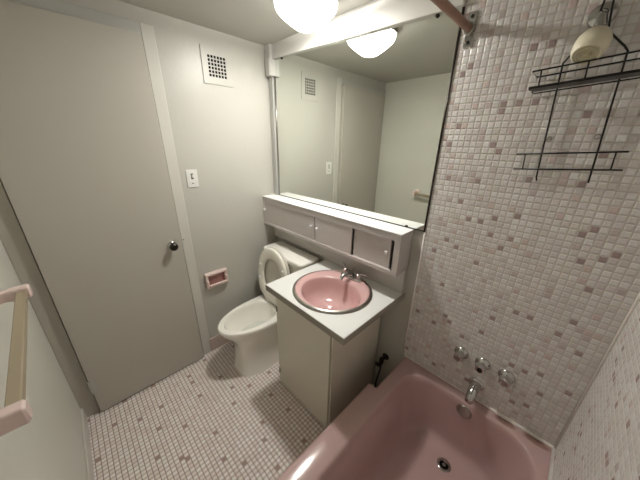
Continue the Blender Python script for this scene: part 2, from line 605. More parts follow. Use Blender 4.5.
for cx_ in (1.205,):
    bm = B()
    box(bm, cx_ - 0.007, cx_ + 0.007, -0.006, 0.0, ZS, ZS + 0.011)
    obj('mirror_clip', bm, M['dark_metal'], mir, bevel=0.002)

# ------------------------------------------------------ wall cabinet (shelf)
ZB = 0.998
cab = thing('wall_cabinet', 'long low white cabinet with sliding doors under the mirror', 'cabinet', (0.62, 0.0, ZB))
bm = B()
box(bm, 0.002, XS, -DS, -0.004, 1.192, ZS - 0.006)      # top rail and deck
box(bm, 0.002, XS, -DS, -0.004, ZB, 1.020)              # bottom
box(bm, 0.002, 0.014, -DS, -0.004, 1.020, 1.192)        # left side
box(bm, 1.216, XS, -DS, -0.004, 1.020, 1.192)           # right side
box(bm, 0.014, 1.216, -0.016, -0.004, 1.020, 1.192)     # back
obj('cabinet_body', bm, M['cabinet'], cab, bevel=0.0015)
bm = B(); box(bm, 0.002, XS + 0.001, -DS - 0.003, -0.004, ZS - 0.006, ZS)
obj('cabinet_top', bm, M['shelf_top'], cab, bevel=0.0015)
bm = B()
box(bm, 0.002, XS, -0.030, 0.006, 0.868, ZB)
box(bm, 0.615, XS, -0.030, 0.006, 0.8535, 0.868)
obj('back_panel', bm, M['panel'], cab, bevel=0.001)


def slide_door(x0, x1, yf, knobs, name='sliding_door'):
    bm = B(); box(bm, x0, x1, yf, yf + 0.008, 1.018, 1.194)
    dd = obj(name, bm, M['cabinet'], cab, bevel=0.001)
    for kx, kz in knobs:
        bm = B()
        lathe(bm, [(0.0035, 0.0), (0.0035, 0.007), (0.0085, 0.011), (0.0095, 0.016), (0.006, 0.021), (0, 0.022)], (kx, yf, kz), (0, -1, 0), 18)
        obj('knob', bm, M['shelf_top'], dd)


slide_door(0.014, 0.618, -DS + 0.004, ((0.030, 1.128), (0.594, 1.122)))
slide_door(0.626, 0.938, -DS + 0.004, ((0.652, 1.118),))
slide_door(0.946, 1.190, -DS + 0.016, ((1.172, 1.116),))

# --------------------------------------------------------------- vanity unit
VX0, VX1, VYF = 0.632, 1.128, -0.470
ZC = 0.853
van = thing('vanity_cabinet', 'plain beige vanity cabinet standing between toilet and tub', 'cabinet', (0.88, -0.24, 0.0))
bm = B()
ya, yb_, za, zb = VYF + 0.018, -0.012, 0.0, ZC - 0.0405
box(bm, VX0 + 0.004, VX0 + 0.018, ya, yb_, za, zb)
box(bm, VX1 - 0.014, VX1, ya, yb_, za, zb)
box(bm, VX0 + 0.018, VX1 - 0.014, ya, ya + 0.014, za, zb)
box(bm, VX0 + 0.018, VX1 - 0.014, yb_ - 0.010, yb_, za, zb)
box(bm, VX0 + 0.018, VX1 - 0.014, ya + 0.014, yb_ - 0.010, za, 0.018)
obj('cabinet_body', bm, M['vanity'], van, bevel=0.0015)
bm = B(); box(bm, VX0, VX1 - 0.018, VYF, VYF + 0.0165, 0.010, ZC - 0.044)
dr = obj('cabinet_door', bm, M['vanity'], van, bevel=0.002)
bm = B(); box(bm, VX1 - 0.007, VX1 + 0.001, VYF + 0.004, VYF + 0.018, 0.0, ZC - 0.041)
obj('side_frame', bm, M['vanity'], van, bevel=0.001)
for hz in (0.645, 0.12):
    bm = B(); box(bm, VX0 + 0.004, VX0 + 0.016, VYF - 0.003, VYF + 0.001, hz - 0.018, hz + 0.018)
    tube(bm, [(VX0 + 0.004, VYF - 0.002, hz - 0.02), (VX0 + 0.004, VYF - 0.002, hz + 0.02)], 0.004, 8)
    obj('hinge', bm, M['dull_chrome'], dr)

# countertop with an oval hole for the basin
SX, SY, SRX, SRY = 0.947, -0.287, 0.233, 0.226
CX0, CX1, CY0, CY1 = 0.638, 1.253, -0.538, 0.004
bm = B()
n = 72
hx, hy = SRX - 0.016, SRY - 0.016


def rect_pt(t):
    c, s = math.cos(t), math.sin(t)
    k = []
    if c > 1e-9: k.append((CX1 - SX) / c)
    if c < -1e-9: k.append((CX0 - SX) / c)
    if s > 1e-9: k.append((CY1 - SY) / s)
    if s < -1e-9: k.append((CY0 - SY) / s)
    k = min(k)
    return SX + k * c, SY + k * s


angs = [2 * PI * k / n for k in range(n)]
for cxx in (CX0, CX1):
    for cyy in (CY0, CY1):
        a = math.atan2(cyy - SY, cxx - SX) % (2 * PI)
        i = min(range(n), key=lambda q: abs(angs[q] - a))
        angs[i] = a
inner = [(SX + hx * math.cos(a), SY + hy * math.sin(a)) for a in angs]
outer = [rect_pt(a) for a in angs]
z0, z1 = ZC - 0.040, ZC
rings = [[Vector((x, y, z1)) for x, y in inner], [Vector((x, y, z1)) for x, y in outer],
         [Vector((x, y, z0)) for x, y in outer], [Vector((x, y, z0)) for x, y in inner],
         [Vector((x, y, z1)) for x, y in inner]]
loft(bm, rings)
bmesh.ops.remove_doubles(bm, verts=bm.verts, dist=1e-5)
ct = obj('countertop', bm, M['laminate'], origin=(0.945, -0.274, ZC - 0.04), bevel=0.002)
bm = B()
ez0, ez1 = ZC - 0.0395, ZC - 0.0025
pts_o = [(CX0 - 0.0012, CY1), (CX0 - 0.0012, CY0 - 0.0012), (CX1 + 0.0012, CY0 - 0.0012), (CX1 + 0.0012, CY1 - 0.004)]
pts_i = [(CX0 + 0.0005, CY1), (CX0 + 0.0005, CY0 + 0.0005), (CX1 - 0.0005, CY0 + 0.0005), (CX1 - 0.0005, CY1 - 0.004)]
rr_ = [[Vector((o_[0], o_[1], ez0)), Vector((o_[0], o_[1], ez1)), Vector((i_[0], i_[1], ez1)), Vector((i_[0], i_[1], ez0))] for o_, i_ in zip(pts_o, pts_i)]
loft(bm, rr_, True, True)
obj('edge_shade_band', bm, M['edge'], ct, label='edge strip greyed for shade')
tag(ct, 'white laminate countertop on the vanity around the pink sink', 'countertop')

# pink drop-in basin
BX, BY, BRX, BRY = 0.968, -0.322, 0.181, 0.153
sink = thing('sink', 'pink oval drop in sink with a metal rim', 'sink', (SX, SY, ZC))
bm = B()
zt = ZC + 0.010
N = 80
rings = [ellipse(SX, SY, SRX - 0.012, SRY - 0.012, ZC + 0.004, N),
         ellipse(SX, SY, SRX - 0.014, SRY - 0.014, zt, N),
         ellipse(SX + .002, SY - .004, SRX - 0.020, SRY - 0.024, zt + 0.003, N),
         ellipse(BX, BY, BRX + 0.006, BRY + 0.006, zt + 0.001, N),
         ellipse(BX, BY, BRX + 0.001, BRY + 0.001, zt - 0.003, N),
         ellipse(BX, BY, BRX - 0.003, BRY - 0.003, zt - 0.012, N),
         ellipse(BX, BY, BRX - 0.010, BRY - 0.010, zt - 0.040, N),
         ellipse(BX, BY + .002, BRX - 0.020, BRY - 0.020, zt - 0.080, N),
         ellipse(BX, BY + .002, BRX - 0.042, BRY - 0.038, zt - 0.115, N),
         ellipse(BX, BY - .004, BRX - 0.085, BRY - 0.075, zt - 0.132, N),
         ellipse(BX, BY - .012, 0.026, 0.026, zt - 0.139, N),
         ellipse(BX, BY - .012, 0.020, 0.020, zt - 0.148, N)]
loft(bm, rings, False, True)
bowl = obj('basin', bm, M['pink'], sink, angle=60)
bm = B()
rings = []
for rx_, z_ in ((0.0, ZC + 0.0005), (-0.001, ZC + 0.004), (-0.004, ZC + 0.0065), (-0.014, ZC + 0.0120), (-0.0165, ZC + 0.0125), (-0.0165, ZC + 0.0005)):
    rings.append(ellipse(SX, SY, SRX + 0.002 + rx_, SRY + 0.002 + rx_, z_, N))
rings.append(rings[0])
loft(bm, rings)
bmesh.ops.remove_doubles(bm, verts=bm.verts, dist=1e-6)
obj('metal_rim', bm, M['dull_chrome'], sink, label='worn metal rim ring')
bm = B()
lathe(bm, [(0.022, -0.004), (0.022, 0.001), (0.015, 0.0015), (0.014, -0.002), (0.009, -0.002), (0.009, 0.005), (0, 0.006)], (BX, BY - .012, zt - 0.139), (0, 0, 1), 24)
obj('drain', bm, M['chrome'], sink)

# basin faucet
FX, FY, FZ = 0.948, -0.112, zt + 0.002
fau = thing('faucet', 'small chrome two handle faucet on the back of the sink', 'faucet', (FX, FY, FZ))
bm = B()
rings = [ellipse(FX, FY, 0.080, 0.025, FZ, 48, 3), ellipse(FX, FY, 0.080, 0.025, FZ + 0.008, 48, 3),
         ellipse(FX, FY, 0.074, 0.020, FZ + 0.016, 48, 3), ellipse(FX, FY, 0.060, 0.012, FZ + 0.019, 48, 3)]
loft(bm, rings, True, True)
obj('base_plate', bm, M['chrome'], fau)
bm = B()
pth = smooth_path([(FX, FY + 0.002, FZ + 0.010), (FX, FY - 0.006, FZ + 0.038), (FX, FY - 0.040, FZ + 0.050), (FX, FY - 0.085, FZ + 0.042), (FX, FY - 0.100, FZ + 0.026)], 5)
tube(bm, pth, [0.019 - 0.009 * (i / (len(pth) - 1)) for i in range(len(pth))], 16)
obj('spout', bm, M['chrome'], fau)
bm = B(); tube(bm, [(FX, FY + 0.017, FZ + 0.012), (FX, FY + 0.017, FZ + 0.055)], 0.0025, 8)
lathe(bm, [(0.003, 0.0), (0.006, 0.003), (0.006, 0.008), (0, 0.010)], (FX, FY + 0.017, FZ + 0.053), (0, 0, 1), 12)
obj('lift_rod', bm, M['chrome'], fau)
for hx_, tip in ((FX - 0.051, (-0.045, 0.030, 0.062)), (FX + 0.051, (0.055, 0.012, 0.052))):
    bm = B()
    lathe(bm, [(0.019, 0.010), (0.018, 0.020), (0.013, 0.024), (0.013, 0.034), (0.016, 0.038), (0.015, 0.046), (0.008, 0.051), (0, 0.052)], (hx_, FY, FZ), (0, 0, 1), 24)
    p0 = Vector((hx_, FY, FZ + 0.043))
    p1 = Vector((hx_ + tip[0], FY + tip[1], FZ + tip[2]))
    tube(bm, [p0, p0.lerp(p1, 0.5) + Vector((0, 0, 0.004)), p1], [0.008, 0.006, 0.0045], 12)
    obj('handle', bm, M['chrome'], fau)

# ------------------------------------------------------------------- toilet
TX = 0.300
toi = thing('toilet', 'white toilet with raised seat in the corner beside the vanity', 'toilet', (TX + 0.01, -0.4, 0.0))
bm = B()
n = 48
rings = [egg(TX + 0.036, -0.650, -0.10, 0.142, 0.0, n, 4.2, 5), egg(TX + 0.036, -0.646, -0.10, 0.138, 0.02, n, 4.0, 5),
         egg(TX + 0.034, -0.636, -0.10, 0.131, 0.10, n, 3.8, 5), egg(TX + 0.030, -0.632, -0.10, 0.128, 0.20, n, 3.5, 5),
         egg(TX + 0.022, -0.640, -0.10, 0.134, 0.265, n, 3.0, 4), egg(TX + 0.010, -0.676, -0.10, 0.158, 0.315, n, 2.5, 4),
         egg(TX, -0.720, -0.10, 0.182, 0.355, n, 2.2, 4), egg(TX, -0.734, -0.10, 0.190, 0.385, n, 2.1, 4),
         egg(TX, -0.734, -0.10, 0.190, 0.398, n, 2.1, 4), egg(TX, -0.728, -0.105, 0.184, 0.405, n, 2.1, 4),
         egg(TX, -0.690, -0.285, 0.142, 0.404, n, 2.1, 2.4), egg(TX, -0.684, -0.290, 0.137, 0.396, n, 2.1, 2.3),
         egg(TX, -0.682, -0.292, 0.138, 0.370, n, 2.1, 2.2), egg(TX, -0.665, -0.300, 0.126, 0.320, n, 2.0, 2.1),
         egg(TX, -0.625, -0.315, 0.100, 0.260, n, 2.0, 2.0), egg(TX, -0.570, -0.340, 0.070, 0.215, n, 2.0, 2.0),
         egg(TX, -0.520, -0.380, 0.040, 0.190, n, 2.0, 2.0)]
loft(bm, rings, True, True)
obj('toilet_bowl', bm, M['porcelain'], toi, angle=50)
bm = B()
w0 = [egg(TX, -0.611, -0.322, 0.093, 0.246, n), egg(TX, -0.611, -0.322, 0.093, 0.248, n)]
loft(bm, w0, True, True)
obj('water', bm, M['water'], toi)


def rbox(bm, x0, x1, y0, y1, z0, z1, r, n=6, taper=0.0):
    def ring(z, g, ty=0.0):
        pts = []
        for (cx, cy, a0) in ((x1 - r, y1 - r, 0), (x0 + r, y1 - r, PI / 2), (x0 + r, y0 + r, PI), (x1 - r, y0 + r, 1.5 * PI)):
            for k in range(n + 1):
                a = a0 + (PI / 2) * k / n
                pts.append(Vector((cx + (r - g) * math.cos(a) - (cx > (x0 + x1) / 2) * ty + (cx < (x0 + x1) / 2) * ty, cy + (r - g) * math.sin(a), z)))
        return pts
    e = min(0.012, (z1 - z0) / 3, r * 0.6)
    loft(bm, [ring(z0, e * 0.6, taper), ring(z0 + e, 0, taper), ring(z1 - e, 0), ring(z1 - e * 0.35, e * 0.3), ring(z1, e)], True, True)


bm = B(); rbox(bm, 0.112, 0.568, -0.205, -0.032, 0.400, 0.802, 0.035, taper=0.02)
tk = obj('tank', bm, M['porcelain'], toi, angle=50)
bm = B(); rbox(bm, 0.094, 0.588, -0.222, -0.026, 0.803, 0.847, 0.035)
obj('tank_lid', bm, M['porcelain'], toi, angle=50)


# raised seat and lid lean back on the tank
def raised(outline_xy, hinge_y, hinge_z, lean, thick, y_off):
    """outline given flat (x, distance from hinge); returns function to place it upright"""
    c, s = math.cos(lean), math.sin(lean)

    def place(x, d, t):
        # d along the raised direction, t thickness towards the room (-y)
        return Vector((x, hinge_y + y_off + d * s - t * c, hinge_z + d * c + t * s))
    return place


def seat_outline(hw, d0, d1, n=56, p=2.2):
    o = []
    dm = d0 + (d1 - d0) * 0.45
    for k in range(n):
        t = 2 * PI * k / n
        c, s = math.cos(t), math.sin(t)
        pp = p if s > 0 else 2.6
        x = hw * math.copysign(abs(c) ** (2 / pp), c)
        d = dm + (d1 - dm) * abs(s) ** (2 / pp) if s > 0 else dm - (dm - d0) * abs(s) ** (2 / pp)
        o.append((x, d))
    return o


LEAN = math.radians(5.0)
pl = raised(None, -0.272, 0.425, LEAN, 0.02, 0.0)
bm = B()
oo, ii = seat_outline(0.200, 0.000, 0.462), seat_outline(0.116, 0.095, 0.368)


def scl(o, g):
    cx = sum(p[0] for p in o) / len(o); cd = (max(p[1] for p in o) + min(p[1] for p in o)) / 2
    r = []
    for x, dd in o:
        v_ = Vector((x - cx, dd - cd)); L_ = v_.length
        v_ *= (L_ + g) / L_
        r.append((cx + v_.x, cd + v_.y))
    return r


prof = [(oo, -0.004, 0.002), (oo, 0.0, 0.008), (oo, -0.004, 0.018), (oo, -0.016, 0.023), (ii, 0.012, 0.022), (ii, 0.002, 0.016), (ii, 0.0, 0.008), (ii, 0.004, 0.002)]
rings = [[pl(TX - 0.016 + x, dd, t) for x, dd in scl(o, g)] for o, g, t in prof]
rings.append(rings[0])
loft(bm, rings)
bmesh.ops.remove_doubles(bm, verts=bm.verts, dist=1e-6)
seat = obj('toilet_seat', bm, M['seat'], toi, angle=60)
for sx_, dd in ((-0.150, 0.29), (0.150, 0.20), (0.150, 0.33), (-0.150, 0.17)):
    bm = B()
    c0 = pl(TX - 0.016 + sx_, dd, 0.020)
    ax = (pl(0, 0, 1) - pl(0, 0, 0))
    lathe(bm, [(0.013, 0.0), (0.013, 0.008), (0.009, 0.011), (0, 0.0115)], c0, ax, 16, 1.0, 0.7)
    obj('bumper', bm, M['shelf_top'], seat)
bm = B()
lo = seat_outline(0.203, -0.004, 0.468)
rings = [[pl(TX - 0.016 + x, dd, t) for x, dd in scl(lo, g)] for g, t in ((-0.012, -0.022), (0.0, -0.016), (0.0, -0.008), (-0.006, -0.003))]
loft(bm, rings, True, True)
obj('toilet_lid', bm, M['lid'], toi, angle=60)
for hx_ in (-0.075, 0.075):
    bm = B()
    tube(bm, [(TX + hx_ - 0.03, -0.276, 0.420), (TX + hx_ + 0.03, -0.276, 0.420)], 0.012, 12)
    box(bm, TX + hx_ - 0.014, TX + hx_ + 0.014, -0.289, -0.259, 0.402, 0.416)
    obj('seat_hinge', bm, M['seat'], toi)
bm = B()
tube(bm, [(0.160, -0.203, 0.745), (0.160, -0.222, 0.745), (0.190, -0.226, 0.742), (0.215, -0.226, 0.738)], [0.009, 0.007, 0.006, 0.005], 10)
obj('flush_lever', bm, M['chrome'], toi)

# ------------------------------------------------------------------ bathtub
tubo = thing('bathtub', 'pink enamel bathtub filling the tiled alcove', 'bathtub', (1.66, -0.76, 0.0))
TX0, TX1, TY0, TY1 = 1.272, W - 0.002, -D + 0.002, -0.001
SIDE = {'left': [0.205, 0.2065, 0.4, 0.6, 0.8], 'other': [0.2, 0.4, 0.5, 0.6, 0.8]}


def rr(x0, x1, y0, y1, r, z, notch=0.0, n=9):
    """ring running from the back left corner down the left side, front, right, back"""
    pts = []
    for (cx, cy, a0, side) in ((x0 + r, y1 - r, PI / 2, 'left'), (x0 + r, y0 + r, PI, 'other'), (x1 - r, y0 + r, 1.5 * PI, 'other'), (x1 - r, y1 - r, 0, 'other')):
        for k in range(n + 1):
            a = a0 + PI / 2 * k / n
            pts.append(Vector((cx + r * math.cos(a), cy + r * math.sin(a), z)))
        pts.append(side)
    out = []
    for i, p in enumerate(pts):
        if isinstance(p, str):
            a = pts[i - 1]
            b = pts[(i + 1) % len(pts)]
            for t in SIDE[p]:
                out.append(a.lerp(b, t))
        else:
            out.append(p)
    if notch:
        # left rim edge steps in near the back wall
        ncut = n + 1 + 1
        for i in range(ncut):
            if out[i].x < (x0 + x1) / 2:
                out[i].x = max(out[i].x, x0 + notch)
    return out


bm = B()
NT = 0.045
rings = [rr(TX0 + 0.006, TX1, TY0, TY1, 0.006, 0.0, NT), rr(TX0 + 0.006, TX1, TY0, TY1, 0.006, 0.36, NT),
         rr(TX0, TX1, TY0, TY1, 0.006, 0.385, NT), rr(TX0, TX1, TY0, TY1, 0.006, ZT - 0.018, NT),
         rr(TX0 + 0.003, TX1 - 0.001, TY0 + 0.001, TY1, 0.008, ZT - 0.007, NT),
         rr(TX0 + 0.010, TX1 - 0.002, TY0 + 0.002, TY1 - 0.001, 0.012, ZT - 0.001, NT),
         rr(TX0 + 0.018, TX1 - 0.004, TY0 + 0.004, TY1 - 0.002, 0.016, ZT, NT)]
I0 = (1.382, 1.984, -1.445, -0.056)


def inn(gl, gr, gf, gb, r, z):
    return rr(I0[0] + gl, I0[1] - gr, I0[2] + gf, I0[3] - gb, r, z)


rings += [inn(-0.006, -0.004, -0.008, -0.004, 0.135, ZT + 0.000), inn(0, 0, 0, 0, 0.135, ZT - 0.002), inn(0.007, 0.006, 0.008, 0.004, 0.133, ZT - 0.010),
          inn(0.014, 0.012, 0.02, 0.007, 0.130, ZT - 0.035), inn(0.030, 0.028, 0.07, 0.011, 0.125, 0.30),
          inn(0.050, 0.048, 0.13, 0.017, 0.12, 0.18), inn(0.064, 0.062, 0.17, 0.023, 0.115, 0.125),
          inn(0.080, 0.078, 0.20, 0.036, 0.105, 0.096), inn(0.105, 0.102, 0.23, 0.060, 0.09, 0.084),
          inn(0.16, 0.155, 0.30, 0.12, 0.06, 0.080)]
loft(bm, rings, False, True)
# stained pink enamel: two brown patches where old caulk came away
m = M['tub']
nt = m.node_tree
b = nt.nodes['Principled BSDF']
src = b.inputs['Base Color'].links[0].from_socket
geo = nt.nodes.new('ShaderNodeNewGeometry')
acc = src
for cx_, rx_ in ((1.846, 0.050), (1.966, 0.055)):
    mp = nt.nodes.new('ShaderNodeVectorMath'); mp.operation = 'SUBTRACT'
    nt.links.new(geo.outputs['Position'], mp.inputs[0])
    mp.inputs[1].default_value = (cx_, -0.026, ZT)
    dv = nt.nodes.new('ShaderNodeVectorMath'); dv.operation = 'DIVIDE'
    nt.links.new(mp.outputs[0], dv.inputs[0])
    dv.inputs[1].default_value = (rx_, 0.019, 0.05)
    ln = nt.nodes.new('ShaderNodeVectorMath'); ln.operation = 'LENGTH'
    nt.links.new(dv.outputs[0], ln.inputs[0])
    mr = nt.nodes.new('ShaderNodeMapRange'); mr.interpolation_type = 'SMOOTHSTEP'
    nt.links.new(ln.outputs['Value'], mr.inputs['Value'])
    mr.inputs['From Min'].default_value = 0.6
    mr.inputs['From Max'].default_value = 1.1
    mr.inputs['To Min'].default_value = 0.75
    mr.inputs['To Max'].default_value = 0.0
    mx = nt.nodes.new('ShaderNodeMix'); mx.data_type = 'RGBA'
    nt.links.new(mr.outputs['Result'], mx.inputs['Factor'])
    nt.links.new(acc, mx.inputs['A'])
    mx.inputs['B'].default_value = srgb(140, 104, 92)
    acc = mx.outputs['Result']
nt.links.new(acc, b.inputs['Base Color'])
obj('tub_shell', bm, M['tub'], tubo, angle=50)
bm = B()
lathe(bm, [(0.034, 0.0), (0.034, 0.003), (0.030, 0.005), (0.022, 0.004), (0.020, 0.001)], (1.690, -0.182, 0.0795), (0, 0, 1), 32)
dr_ = obj('drain_ring', bm, M['chrome'], tubo)
bm = B()
lathe(bm, [(0.0205, 0.0), (0.0205, 0.0012), (0, 0.0013)], (1.690, -0.182, 0.0795), (0, 0, 1), 28)
obj('drain_hole', bm, M['black'], tubo)
bm = B()
lathe(bm, [(0.007, 0.0), (0.008, 0.005), (0.0, 0.006)], (1.690, -0.182, 0.080), (0, 0, 1), 14)
obj('drain_stopper', bm, M['dull_chrome'], tubo)
bm = B()
lathe(bm, [(0.036, 0.0), (0.036, 0.004), (0.031, 0.010), (0.018, 0.013), (0, 0.014)], (1.690, -0.0615, 0.372), (0, -1, 0.12), 32)
ov = obj('overflow_plate', bm, M['dull_chrome'], tubo)

# ------------------------------------------------------------ tub taps
def tap(loc, label, kind):
    x, y, z = loc
    t = thing('tub_tap', label, 'tap', loc, 'chrome taps above the tub')
    bm = B()
    lathe(bm, [(0.034, -0.001), (0.034, 0.004), (0.030, 0.010), (0.018, 0.016), (0.015, 0.018), (0.015, 0.026)], (x, y, z), (0, -1, 0), 30)
    obj('escutcheon', bm, M['chrome'], t)
    bm = B()
    # fluted knob
    prof = [(0.017, 0.024), (0.024, 0.028), (0.025, 0.046), (0.021, 0.054), (0.013, 0.056)]
    n = 48
    rings = []
    for r, h in prof:
        rings.append([Vector((x + (r * (1 - 0.10 * (0.5 + 0.5 * math.cos(6 * a)))) * math.cos(a), y - h, z + (r * (1 - 0.10 * (0.5 + 0.5 * math.cos(6 * a)))) * math.sin(a)))
                      for a in [2 * PI * k / n for k in range(n)]])
    loft(bm, rings, True, True)
    k = obj('tap_handle', bm, M['chrome'], t)
    bm = B()
    lathe(bm, [(0.012, 0.055), (0.012, 0.0585), (0.0, 0.059)], (x, y, z), (0, -1, 0), 20)
    obj('handle_cap', bm, M['dark_metal'] if kind else M['dull_chrome'], k)
    return t


t0 = tap((1.600, 0.0, 0.656), 'leftmost of the three chrome tub taps, nearest the vanity', 0)
dup(t0, (1.795, 0.0, 0.656), 'rightmost of the three chrome tub taps, nearest the side wall')
tap((1.697, 0.0, 0.656), 'middle chrome tub tap with dark cap above the spout', 1)

sp = thing('tub_spout', 'chrome tub spout on the tiles below the taps', 'spout', (1.698, 0.0, 0.520))
bm = B()
lathe(bm, [(0.034, 0.0), (0.034, 0.005), (0.029, 0.010), (0.024, 0.012)], (1.698, 0, 0.520), (0, -1, 0), 28)
obj('flange', bm, M['chrome'], sp)
bm = B()
pth = smooth_path([(1.698, -0.008, 0.520), (1.698, -0.035, 0.519), (1.698, -0.062, 0.511), (1.698, -0.082, 0.494), (1.698, -0.089, 0.476)], 5)
tube(bm, pth, [0.026 - 0.008 * (i / (len(pth) - 1)) for i in range(len(pth))], 20)
obj('spout_body', bm, M['chrome'], sp)
bm = B(); lathe(bm, [(0.013, 0.0), (0.013, 0.002), (0, 0.002)], (1.698, -0.0895, 0.474), (0, -0.28, -1), 16)
obj('spout_opening', bm, M['black'], sp)

# ------------------------------------------------------ shutoff valve in gap
sv = thing('shutoff_valve', 'dark water shutoff valve on the wall between vanity and tub', 'valve', (1.192, 0.006, 0.318))
bm = B()
lathe(bm, [(0.024, 0.0), (0.024, 0.003), (0.012, 0.008), (0.009, 0.010), (0.009, 0.045)], (1.192, 0.006, 0.318), (0, -1, 0), 24)
lathe(bm, [(0.0, -0.022), (0.013, -0.021), (0.015, -0.010), (0.015, 0.010), (0.013, 0.021), (0, 0.022)], (1.192, -0.045, 0.318), (0, 0, 1), 20)
obj('valve_body', bm, M['brass_dark'], sv)
bm = B()
lathe(bm, [(0.006, 0.010), (0.006, 0.034), (0.012, 0.036), (0.019, 0.038), (0.019, 0.046), (0.012, 0.048), (0, 0.048)], (1.192, -0.045, 0.318), (0, -1, 0), 20, 1.0, 0.75)
obj('valve_handle', bm, M['dark_metal'], sv)
bm = B(); tube(bm, smooth_path([(1.192, -0.045, 0.300), (1.188, -0.046, 0.22), (1.175, -0.05, 0.12), (1.170, -0.05, 0.0)], 4), 0.006, 10)
obj('supply_pipe', bm, M['brass_dark'], sv)

# -------------------------------------------------------------- curtain rod
RX, RZ = 1.344, 2.060
rod = thing('shower_curtain_rod', 'reddish brown shower curtain rod running from the tiles overhead', 'curtain rod', (RX, -0.76, RZ))
bm = B(); tube(bm, [(RX, -0.012, RZ), (RX, -D + 0.012, RZ)], 0.0135, 20)
obj('rod', bm, M['rod'], rod)
for y0, sgn in ((0.0, -1), (-D, 1)):
    bm = B()
    ya, yb_ = sorted((y0, y0 + sgn * 0.006))
    box(bm, RX - 0.017, RX + 0.017, ya, yb_, RZ - 0.056, RZ + 0.056)
    br = obj('bracket', bm, M['chrome'], rod, bevel=0.003)
    bm = B()
    lathe(bm, [(0.019, 0.004), (0.019, 0.024), (0.015, 0.025), (0.0145, 0.010)], (RX, y0, RZ), (0, sgn, 0), 22)
    obj('socket', bm, M['dull_chrome'], br)
    for dz in (-0.041, 0.041):
        bm = B()
        lathe(bm, [(0.006, 0.0055), (0.006, 0.008), (0.0, 0.0095)], (RX, y0, RZ + dz), (0, sgn, 0), 12)
        obj('screw', bm, M['dark_metal'], br)

# -------------------------------------------------------------- shower head
sh = thing('wall_shower', 'cream bell shaped shower head on a chrome arm', 'shower head', (1.706, 0.0, 2.010))
bm = B(); lathe(bm, [(0.032, 0.0), (0.032, 0.004), (0.028, 0.012), (0.014, 0.017), (0.011, 0.018)], (1.706, 0, 2.010), (0, -1, 0), 28)
obj('flange', bm, M['chrome'], sh)
bm = B()
tube(bm, smooth_path([(1.706, -0.010, 2.010), (1.707, -0.030, 2.007), (1.709, -0.050, 1.990), (1.713, -0.066, 1.956)], 5), 0.0105, 16)
obj('arm', bm, M['chrome'], sh)
hd = Vector((1.713, -0.068, 1.953))
ax = Vector((-0.06, -0.60, -0.76)).normalized()
bm = B()
lathe(bm, [(0.013, -0.012), (0.016, -0.008), (0.016, 0.004), (0.013, 0.008)], hd, ax, 20)
obj('swivel_nut', bm, M['chrome'], sh)
bm = B()
lathe(bm, [(0.013, 0.004), (0.024, 0.008), (0.033, 0.018), (0.038, 0.032), (0.039, 0.048), (0.037, 0.064), (0.034, 0.076), (0.030, 0.080), (0.026, 0.076), (0, 0.076)], hd, ax, 32)
h_ = obj('shower_head', bm, M['cream'], sh)
bm = B()
lathe(bm, [(0.023, 0.0755), (0.023, 0.079), (0.018, 0.081), (0.011, 0.077), (0.007, 0.081), (0, 0.082)], hd, ax, 28)
obj('spray_face', bm, M['cream_face'], h_)

# ------------------------------------------------------------- shower caddy
CO = Vector((1.675, 0.0, 1.547))
TH = math.radians(3.8)


def cl(u, v, y):
    return Vector((CO.x + u * math.cos(TH) - v * math.sin(TH), y, CO.z + u * math.sin(TH) + v * math.cos(TH)))


cd = thing('shower_caddy', 'black wire caddy hanging slightly crooked from the shower arm', 'shower caddy', (1.71, -0.012, 1.98))
yw = -0.014
bm = B()
pth = [cl(0.004, -0.012, yw - 0.004), cl(0, 0.0, yw), cl(0, 0.352, yw), cl(0.010, 0.368, yw), cl(0.050, 0.412, yw - 0.012), cl(0.056, 0.460, yw - 0.018), cl(0.060, 0.487, yw - 0.022),
       cl(0.069, 0.494, yw - 0.024), cl(0.078, 0.487, yw - 0.022), cl(0.081, 0.440, yw - 0.016), cl(0.084, 0.412, yw - 0.012), cl(0.126, 0.366, yw), cl(0.135, 0.352, yw), cl(0.135, -0.014, yw)]
tube(bm, pth, 0.0026, 8)
obj('hanger_frame', bm, M['black_wire'], cd)
UL, UR = -0.060, 0.195
bm = B()
tube(bm, [cl(UL, 0.328, -0.010), cl(UL, 0.328, -0.105), cl(UR, 0.328, -0.105), cl(UR, 0.328, -0.010)], 0.0024, 8, closed=True)
for u in (UL + 0.022, 0.065, UR - 0.022):
    tube(bm, [cl(u, 0.328, -0.105), cl(u, 0.284, -0.100)], 0.0022, 8)
obj('guard_rail', bm, M['black_wire'], cd)
bm = B()
v0, v1 = 0.279, 0.286
a = [cl(UL + 0.004, v0, -0.040), cl(UL - 0.002, v0, -0.070), cl(UL - 0.002, v0, -0.104), cl(UR + 0.002, v0, -0.104), cl(UR + 0.002, v0, -0.040)]
a2 = [cl(UL + 0.004, v1, -0.040), cl(UL - 0.002, v1, -0.070), cl(UL - 0.002, v1, -0.104), cl(UR + 0.002, v1, -0.104), cl(UR + 0.002, v1, -0.040)]
loft(bm, [a, a2], True, True)
obj('shelf_tray', bm, M['black_wire'], cd)
bm = B()
tube(bm, [cl(UL, v0, -0.040), cl(UL, v0, -0.009), cl(UR, v0, -0.009), cl(UR, v0, -0.040)], 0.0022, 8)
obj('shelf_wire', bm, M['black_wire'], cd)
for v in (0.081, 0.028):
    bm = B()
    tube(bm, [cl(-0.072, v, yw - 0.005), cl(0.200, v, yw - 0.005)], 0.0027, 8)
    obj('towel_rail', bm, M['black_wire'], cd)
for u in (-0.045, 0.175):
    bm = B()
    tube(bm, [cl(u, 0.081, yw - 0.005), cl(u, 0.028, yw - 0.005)], 0.0022, 8)
    obj('rail_rung', bm, M['black_wire'], cd)
